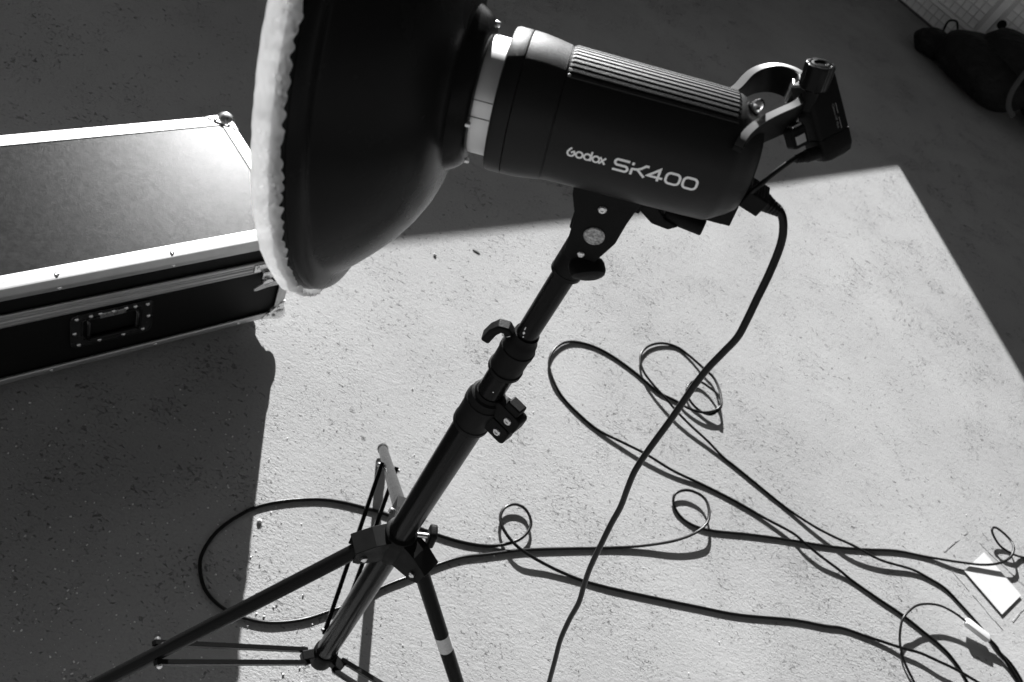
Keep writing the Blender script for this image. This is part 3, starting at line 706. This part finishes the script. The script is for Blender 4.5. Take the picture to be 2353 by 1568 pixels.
# ------------------------------------------------------------------ radio trigger hung on the handle
q3 = unit(-.85 * MM + .30 * W - .65 * D); e2 = unit(W - (W @ q3) * q3); e1 = np.cross(q3, e2)
if e1 @ D > 0: e1 = -e1
_c, _s = math.cos(math.radians(38)), math.sin(math.radians(38)); e1, e2 = e1 * _c - e2 * _s, e2 * _c + e1 * _s      # turned so that the lettered side shows
tc_ = at_depth(1889, 272, .676)
trig = thing('radio_trigger', tc_, 'small black radio trigger with round knob clipped to the flash handle', 'radio trigger')
def TP(a, b_2, c): return tc_ + e1 * a + e2 * b_2 + q3 * c
def rbox(w0, d0, c, sc=1., ox=0., oy=0.): return [TP(ox + x * sc, oy + y * sc, c) for x, y in rrect(w0, d0, .0045, 5)]
g = MB(); g.sweep([rbox(.0150, .0115, -.034, .9), rbox(.0152, .0117, -.0325), rbox(.0155, .012, .0), rbox(.0155, .012, .0125)]); part('case_half', g, 'black_plastic', trig, 35)
g = MB(); g.sweep([rbox(.0155, .012, .0135), rbox(.0158, .0122, .015), rbox(.0156, .012, .026), rbox(.0140, .0105, .0315), rbox(.0100, .0070, .0342)]); part('battery_cap', g, 'black_plastic', trig, 45)
g = MB(); g.sweep([rbox(.0150, .0116, .0120, .985), rbox(.0150, .0116, .0140, .985)]); part('case_joint', g, 'black_shell', trig, 35)
for z in (-.014, -.006, .002):
    pass
g = MB(); g.box(TP(.0156, -.001, -.006), (e1, e2, q3), (.0007, .0032, .0085)); part('slide_switch', g, 'black_tube', trig, 0, .0005)
def flat_text(body, size, origin, x, y, nrm, mt, parent, nm):
    cu = bpy.data.curves.new(nm, 'FONT'); cu.body = body; cu.size = size; ob = bpy.data.objects.new(nm, cu); col.objects.link(ob)
    dg = bpy.context.evaluated_depsgraph_get(); me = bpy.data.meshes.new_from_object(ob.evaluated_get(dg)); bpy.data.objects.remove(ob); bpy.data.curves.remove(cu)
    g = MB(); g.add([origin + x * p.co[0] + y * p.co[1] + nrm * .0003 for p in me.vertices], [list(p.vertices) for p in me.polygons]); bpy.data.meshes.remove(me)
    part(nm, g, mt, parent, 0, recalc=False)
flat_text('Camera Off  Flash', .0028, TP(.0030, .0120, -.0105), q3, -e1 * -1., e2, 'print_grey', trig, 'lettering')
g = MB()
g.box(TP(.0066, .0123, -.0060), (q3, e1, e2), (.0042, .00022, .00015)); g.box(TP(.0066, .0123, .0062), (q3, e1, e2), (.0048, .00022, .00015)); part('print_line', g, 'print_grey', trig, 0)
# round clamp knob above it
kc = at_depth(1887, 146, .640); ka = unit(MM * .95 - W * .08 + D * .10)
g = MB(); n = 60; ku = unit(D - (D @ ka) * ka); kv = np.cross(ka, ku)
def knurl(r, off, am): return [kc + ka * off + (ku * math.cos(2 * math.pi * k / n) + kv * math.sin(2 * math.pi * k / n)) * (r + am * (1 if (k // 5) % 2 else -1)) for k in range(n)]
g.sweep([knurl(.0098, -.0205, 0), knurl(.0112, -.019, .0004), knurl(.0116, -.002, .0004), knurl(.0112, -.0004, .0002), knurl(.0104, .0, 0), knurl(.0088, .0, 0), knurl(.0085, -.0010, 0), knurl(.0080, -.0010, 0), knurl(.0076, .0, 0), knurl(.0058, .0004, 0), knurl(.0040, -.0012, 0)]); part('knob', g, 'black_tube', trig, 30)
g = MB(); g.cyl(kc - ka * .038, kc - ka * .018, .0062, 20); part('knob_stem', g, 'black_plastic', trig, 30)
# clamp foot on the handle
hc = S3(-.122, .052, -.040)
g = MB(); g.box(hc, (D, MM, W), (.0075, .013, .011)); part('clamp_foot', g, 'black_plastic', trig, 0, .0015)
g = MB(); g.box(S3(-.1120, .053, -.040), (D, MM, W), (.0012, .009, .0045)); part('clamp_plate', g, 'steel', trig, 0, .0005)
g = MB(); g.box((tc_ + hc) / 2 + e1 * -.002, (unit(tc_ - hc), MM, W), (np.linalg.norm(tc_ - hc) / 2, .009, .008)); part('clamp_arm', g, 'black_plastic', trig, 0, .0015)
# shoe connector low on the near side
sh = at_depth(1828, 314, .668)
g = MB(); g.box(sh, (e1, e2, q3), (.0070, .007, .009)); shoe = part('shoe', g, 'black_plastic', trig, 0, .0025)
g = MB(); g.box(sh + e2 * .0074 + q3 * .0015 - e1 * .001, (e1, e2, q3), (.0045, .0008, .0036)); part('shoe_contact', g, 'aluminium', shoe, 0, .0004)
g = MB(); g.box(sh - q3 * .0095, (e1, e2, q3), (.0045, .0058, .0012)); part('shoe_top', g, 'steel', shoe, 0, .0006)

sync = thing('sync_cord', at_depth(1740, 440, .68), 'thin black sync cord running from the trigger down to the flash', 'cord')
g = MB(); g.tube(smooth_path([at_depth(x, y, z) for x, y, z in ((1838, 360, .668), (1815, 372, .667), (1795, 386, .667), (1770, 405, .668), (1745, 427, .670), (1728, 441, .674), (1712, 452, .684))], 6), .0022, 10); part('wire', g, 'rubber', sync, 60)
pa, pb = at_depth(1878, 352, .672), at_depth(1822, 368, .668); t = unit(pb - pa)
g = MB(); L_ = np.linalg.norm(pb - pa); g.lathe(pa, t, [(0, .0056), (L_ * .45, .0056), (L_ * .48, .0048), (L_ * .55, .0046), (L_ * .57, .0040), (L_ * .64, .0044), (L_ * .66, .0036), (L_ * .74, .0040), (L_ * .76, .0032), (L_ * .86, .0036), (L_ * .88, .0028), (L_, .0024)], 20, None, True, True); part('plug', g, 'black_plastic', sync, 30)

# power cord of the flash, hanging in the air
cord = thing('power_cord', at_depth(1262, 1568, 1.25), 'thick black power cord hanging from the back of the flash', 'cord')
cp = [(1772, 466, .693), (1787, 479, .694), (1797, 497, .696), (1800, 520, .699), (1797, 550, .704), (1786, 585, .712), (1764, 637, .725), (1739, 688, .740), (1714, 740, .757), (1694, 776, .770), (1664, 808, .785), (1628, 845, .803), (1600, 880, .819), (1572, 920, .838), (1536, 972, .862), (1502, 1018, .885), (1476, 1055, .905), (1456, 1088, .922), (1441, 1125, .942), (1426, 1165, .965), (1404, 1205, .99), (1378, 1258, 1.02), (1356, 1305, 1.05), (1342, 1345, 1.075), (1330, 1385, 1.10), (1308, 1425, 1.13), (1288, 1470, 1.16), (1276, 1515, 1.19), (1262, 1568, 1.23), (1245, 1640, 1.29), (1215, 1740, 1.38), (1190, 1830, 1.46)]
cw = [at_depth(*c) for c in cp] + [on_floor(1175, 1990, .004), on_floor(1240, 2080, .004), on_floor(1420, 2120, .004)]      # runs on down to the floor below the frame
g = MB(); g.tube(smooth_path(cw, 5), .0036, 14); part('wire', g, 'rubber', cord, 70)
pa, pb = at_depth(1730, 449, .690), at_depth(1793, 489, .694); t = unit(pb - pa); L_ = np.linalg.norm(pb - pa)
pf = [(0, .0082), (L_ * .45, .0082)]
for k in range(5): pf += [(L_ * (.46 + .11 * k), .0076 - .0007 * k), (L_ * (.53 + .11 * k), .0074 - .0007 * k), (L_ * (.535 + .11 * k), .0056 - .0004 * k), (L_ * (.565 + .11 * k), .0056 - .0004 * k)]
g = MB(); g.lathe(pa, t, pf, 24, None, True, True); part('strain_relief', g, 'rubber', cord, 30)
pbx = at_depth(1733, 452, .688); pw = unit(np.cross(t, MM)); pm = np.cross(pw, t)
g = MB(); g.box(pbx, (t, pw, pm), (.0095, .0125, .0085)); plug = part('plug', g, 'black_plastic', cord, 0, .0015)
rb_me = MB(); rb_me.box((0, 0, 0), np.eye(3), (.0007, .0100, .0005)); rib_m = mesh_of('grip_rib', rb_me, 'rubber')
for k in range(6): inst('grip_rib', rib_m, plug, pbx + t * (-.0070 + .0028 * k) + pm * .0087 * np.sign(pm @ UP), pm * np.sign(pm @ UP), t)

# ------------------------------------------------------------------ cables on the floor
def floor_cable(name, pts, r, label, lift=0., mt='rubber', flat=None):
    o = thing(name, on_floor(pts[0][0], pts[0][1]), label, 'cable')
    rj = np.random.RandomState(len(pts))
    P = [on_floor(p[0] + rj.randn() * .9, p[1] + rj.randn() * .9, r * .8 + (p[2] + .001 * abs(rj.randn()) if len(p) > 2 else lift)) for p in pts]
    g = MB(); g.tube(smooth_path(P, 6), r, 12, .8); part('wire', g, mt, o, 70); return o
c1p = [(2240, 1600), (2221, 1566), (2200, 1529), (2170, 1493), (2121, 1450), (2072, 1414), (2018, 1377), (1957, 1335), (1926, 1308, .003), (1886, 1278, .009), (1849, 1248, .010), (1821, 1225, .006), (1753, 1189, .001), (1692, 1153), (1620, 1117), (1548, 1083, .003), (1486, 1045, .006), (1435, 1019, .004), (1376, 988), (1332, 953), (1296, 917), (1272, 880, .001), (1261, 843, .003), (1266, 814, .004), (1285, 794, .003), (1310, 786, .001), (1343, 789), (1376, 801), (1413, 823), (1453, 851), (1486, 878), (1515, 902), (1552, 924), (1581, 938, .004), (1614, 946, .010), (1642, 944, .016), (1658, 929, .020), (1652, 909, .016), (1630, 889, .009), (1607, 878, .006), (1588, 880, .006), (1579, 895, .006), (1587, 919, .004), (1607, 942, .002), (1629, 953, .006), (1646, 949, .013), (1659, 931, .024), (1656, 899, .018), (1640, 869, .010), (1618, 847, .006), (1585, 819, .002), (1556, 799), (1523, 789, .001), (1493, 794, .003), (1475, 810, .005), (1471, 832, .006), (1482, 858, .009), (1501, 884, .011), (1526, 913, .012), (1556, 946, .011), (1589, 979, .008), (1625, 1015, .004), (1662, 1050), (1692, 1075), (1753, 1125), (1809, 1169), (1865, 1209, .002), (1914, 1233, .008), (1960, 1257, .013), (2024, 1286, .008), (2094, 1309, .002), (2133, 1329), (2170, 1353), (2206, 1387), (2233, 1417), (2255, 1443), (2273, 1469), (2291, 1493), (2322, 1523), (2343, 1557), (2365, 1600)]
floor_cable('extension_cable', c1p, .0044, 'black cable making the tall narrow loop and small coil right of the stand')
c2p = [(2420, 1296), (2353, 1283), (2330, 1275, .008), (2302, 1258, .012), (2286, 1236, .016), (2279, 1217, .024), (2291, 1213, .022), (2316, 1236, .016), (2329, 1258, .026), (2324, 1280, .022), (2300, 1294, .014), (2260, 1300, .008), (2200, 1292, .004), (2130, 1278), (2060, 1266), (1980, 1262), (1900, 1254), (1800, 1240), (1720, 1229), (1640, 1220), (1597, 1210), (1566, 1190), (1549, 1160, .002), (1552, 1136, .006), (1578, 1126, .008), (1612, 1141, .012), (1629, 1165, .018), (1626, 1198, .022), (1600, 1224, .018), (1550, 1244, .010), (1480, 1255, .003), (1400, 1259), (1300, 1262), (1200, 1266), (1120, 1272), (1060, 1282), (1000, 1300), (940, 1325), (880, 1350), (820, 1380), (750, 1408), (690, 1425), (620, 1430), (560, 1420), (510, 1395), (475, 1360), (460, 1320), (465, 1275), (500, 1220), (560, 1180), (620, 1158), (700, 1147), (770, 1153), (840, 1168), (900, 1187), (980, 1220), (1060, 1246), (1120, 1255), (1170, 1250, .003), (1205, 1232, .008), (1219, 1203, .009), (1209, 1174, .008), (1184, 1160, .008), (1158, 1167, .008), (1149, 1190, .008), (1163, 1225, .012), (1198, 1262, .012), (1260, 1300, .004), (1330, 1330), (1400, 1350), (1500, 1373), (1600, 1394), (1700, 1412), (1820, 1425), (1896, 1438), (1935, 1444), (1981, 1460), (2033, 1478, .002), (2075, 1491, .006), (2115, 1502, .008), (2157, 1520, .011), (2200, 1542, .012), (2249, 1568, .006), (2320, 1610)]
floor_cable('long_cable', c2p, .0042, 'long black cable with a wide loop round the stand and curls to the right')
X8 = lambda x, y, *z: (1895.9 + x * .3041, 1091.6 + y * .3041) + z
c3 = thing('adapter_cable', on_floor(2240, 1450), 'thin black cable with a white moulded connector in the lower right corner', 'cable')
P = [on_floor(p[0], p[1], p[2]) for p in [X8(700, 1640, .006), X8(670, 1560, .006), X8(620, 1460, .008), X8(585, 1370, .010), X8(565, 1260, .015), X8(570, 1160, .022), X8(590, 1080, .028), X8(640, 1025, .033), X8(700, 985, .034), X8(790, 975, .033), X8(880, 992, .031), X8(980, 1044, .028), X8(1062, 1105, .025)]]
g = MB(); g.tube(smooth_path(P, 6), .0034, 12); part('wire', g, 'rubber', c3, 70)
ca_, cb_ = on_floor(*X8(1060, 1105), .025), on_floor(*X8(1235, 1240), .018)
t = unit(cb_ - ca_); sd_ = unit(np.cross(UP, t)); un = np.cross(t, sd_)
L_ = np.linalg.norm(cb_ - ca_)
g = MB(); g.sweep([[ca_ + t * L_ * k + sd_ * x * s_ + un * y * s_ for x, y in rrect(.0125, .0085, .003, 4)] for k, s_ in ((0, .72), (.04, .9), (.08, 1.), (.93, 1.), (.97, .9), (1., .75))]); part('connector', g, 'white_plastic', c3, 35, .0005, label='white moulded connector block')
P = [on_floor(p[0], p[1], p[2]) for p in [X8(1228, 1234, .018), X8(1290, 1300, .013), X8(1340, 1372, .008), X8(1400, 1460, .006), X8(1450, 1540, .005), X8(1500, 1640, .005)]]
g = MB(); g.tube(smooth_path(P, 6), [.0062] * 8 + [.0048] * 23, 12); part('tail', g, 'rubber', c3, 70)

# white paper on a low cement pad at the right
pq = [on_floor(*X8(x, y), .004) for x, y in ((1200, 585), (1480, 910), (1335, 1055), (1050, 725))]
pad = thing('floor_pad', on_floor(*X8(1260, 800)), 'thin cement pad in the floor around the white card at right', 'pad')
pd = [on_floor(*X8(x, y), 0) for x, y in ((1075, 432), (1600, 925), (1340, 1170), (860, 610))]
g = MB(); rs = np.random.RandomState(5)
for i in range(4):
    a, b_2 = pd[i], pd[(i + 1) % 4]; t = unit(b_2 - a); s_ = np.cross(UP, t); L_ = np.linalg.norm(b_2 - a); x = 0.
    while x < L_ - .01:
        l_ = min(.012 + .05 * rs.rand(), L_ - x)
        if rs.rand() < .72:
            g = MB(); g.box(a + t * (x + l_ / 2) + s_ * .0025 * (rs.rand() - .5) + UP * .0006, (unit(t + s_ * .04 * rs.randn()), s_, UP), (l_ / 2 * .93, .0010 + .0012 * rs.rand(), .0004 + .0006 * rs.rand())); part('pad_rim', g, 'concrete', pad, 0)
        x += l_
g = MB(); g.prism(pq, UP * .0012)
single('paper_card', g, 'paper', 'white paper card stuck to the floor at the right edge', 'card', smooth=0, origin=on_floor(*X8(1260, 800)))

# ------------------------------------------------------------------ loose bits
def rock(name, px, py, r, m, label, sc=(1, .7, .6)):
    p = on_floor(px, py); g = MB(); g.sphere((0, 0, 0), r, 10, 7, None, sc)
    rr = np.random.RandomState(int(px)); g.v = [q * (1 + .25 * (rr.rand() - .5)) + p + UP * r * sc[2] * .85 for q in g.v]
    single(name, g, m, label, 'pebble', smooth=30, origin=p)
rock('pebble', 999, 587, .0055, 'pebble', 'pale pebble on the floor right of the dish')
rock('chip', 1094, 579, .013, 'chip', 'dark flat chip on the floor below the flash', (1.1, .4, .12))
rock('pebble', 596, 1199, .006, 'pebble', 'tiny pale pebble inside the wide cable loop')
rs = np.random.RandomState(11); g = MB()
for k in range(700):
    if rs.rand() < .6: px, py = 700 * rs.rand(), 900 + 680 * rs.rand()
    else: px, py = 2353 * rs.rand(), 560 + 1000 * rs.rand()
    p = on_floor(px, py); r = .0006 + .0014 * rs.rand() ** 3
    if (p @ AS) < C_S1 + .02 and (p @ AL) < C_L1 + .02: continue
    g.box(p + UP * r * .6, np.linalg.qr(rs.randn(3, 3))[0], (r, r * .8, r * .6))
single('grit', g, 'grit', 'specks of grit scattered over the concrete floor', 'grit', kind='stuff', smooth=0)

# ------------------------------------------------------------------ bags in the far corner
def blob(c, ax, sz, p=2.6, seed=1, amp=.05, nu=40, nv=24):
    rr = np.random.RandomState(seed); K_ = [(rr.randn(3) * 4, rr.rand() * 6.28) for _ in range(9)]; g = MB(); v = []; f = []
    def sp_(x): return math.copysign(abs(x) ** (2 / p), x)
    for i in range(nv + 1):
        th = math.pi * i / nv
        for k in range(nu):
            a = 2 * math.pi * k / nu; q = np.array([sp_(math.sin(th)) * sp_(math.cos(a)), sp_(math.sin(th)) * sp_(math.sin(a)), sp_(math.cos(th))])
            q = q * (1 + amp * sum(math.sin(kk @ q + o) for kk, o in K_) / 3)
            q[2] = max(q[2], -1.)
            v.append(c + ax[0] * q[0] * sz[0] + ax[1] * q[1] * sz[1] + ax[2] * q[2] * sz[2])
    for i in range(nv):
        for k in range(nu): f.append([i * nu + k, (i + 1) * nu + k, (i + 1) * nu + (k + 1) % nu, i * nu + (k + 1) % nu])
    return g.add(v, f)
AX = (AS, AL, UP)
bag = thing('backpack', B(5.55, -.95), 'black backpack slumped against the tiled wall at the top right', 'bag')
part('pack', blob(B(5.50, -1.24, .15), AX, (.34, .27, .152), 2.5, 4, .05), 'nylon', bag, 60)
part('top_flap', blob(B(5.58, -1.12, .30), AX, (.30, .22, .115), 2.5, 14, .05), 'nylon', bag, 60)
part('side_pocket', blob(B(5.47, -1.62, .078), AX, (.13, .14, .08), 2.4, 9, .05), 'nylon', bag, 60)
g = MB(); g.tube(smooth_path([B(5.56, -1.64, .11), B(5.58, -1.68, .20), B(5.58, -1.64, .235), B(5.58, -1.60, .21), B(5.58, -1.55, .15)], 6), .007, 8); part('grab_handle', g, 'nylon', bag, 60)
g = MB(); g.tube(smooth_path([B(5.36, -1.02, .34), B(5.31, -1.00, .28), B(5.275, -.97, .20), B(5.26, -.92, .14), B(5.28, -.86, .11)], 6), .016, 8, .3); part('shoulder_strap', g, 'strap_grey', bag, 60)
bag2 = thing('duffel_bag', B(5.5, -.3), 'black duffel bag at the right edge beside the backpack', 'bag')
part('sack', blob(B(5.76, -.62, .19), AX, (.44, .20, .19), 2.5, 21, .05), 'nylon', bag2, 60)
part('flap', blob(B(5.78, -.72, .36), AX, (.26, .14, .07), 2.4, 23, .06), 'nylon', bag2, 60)
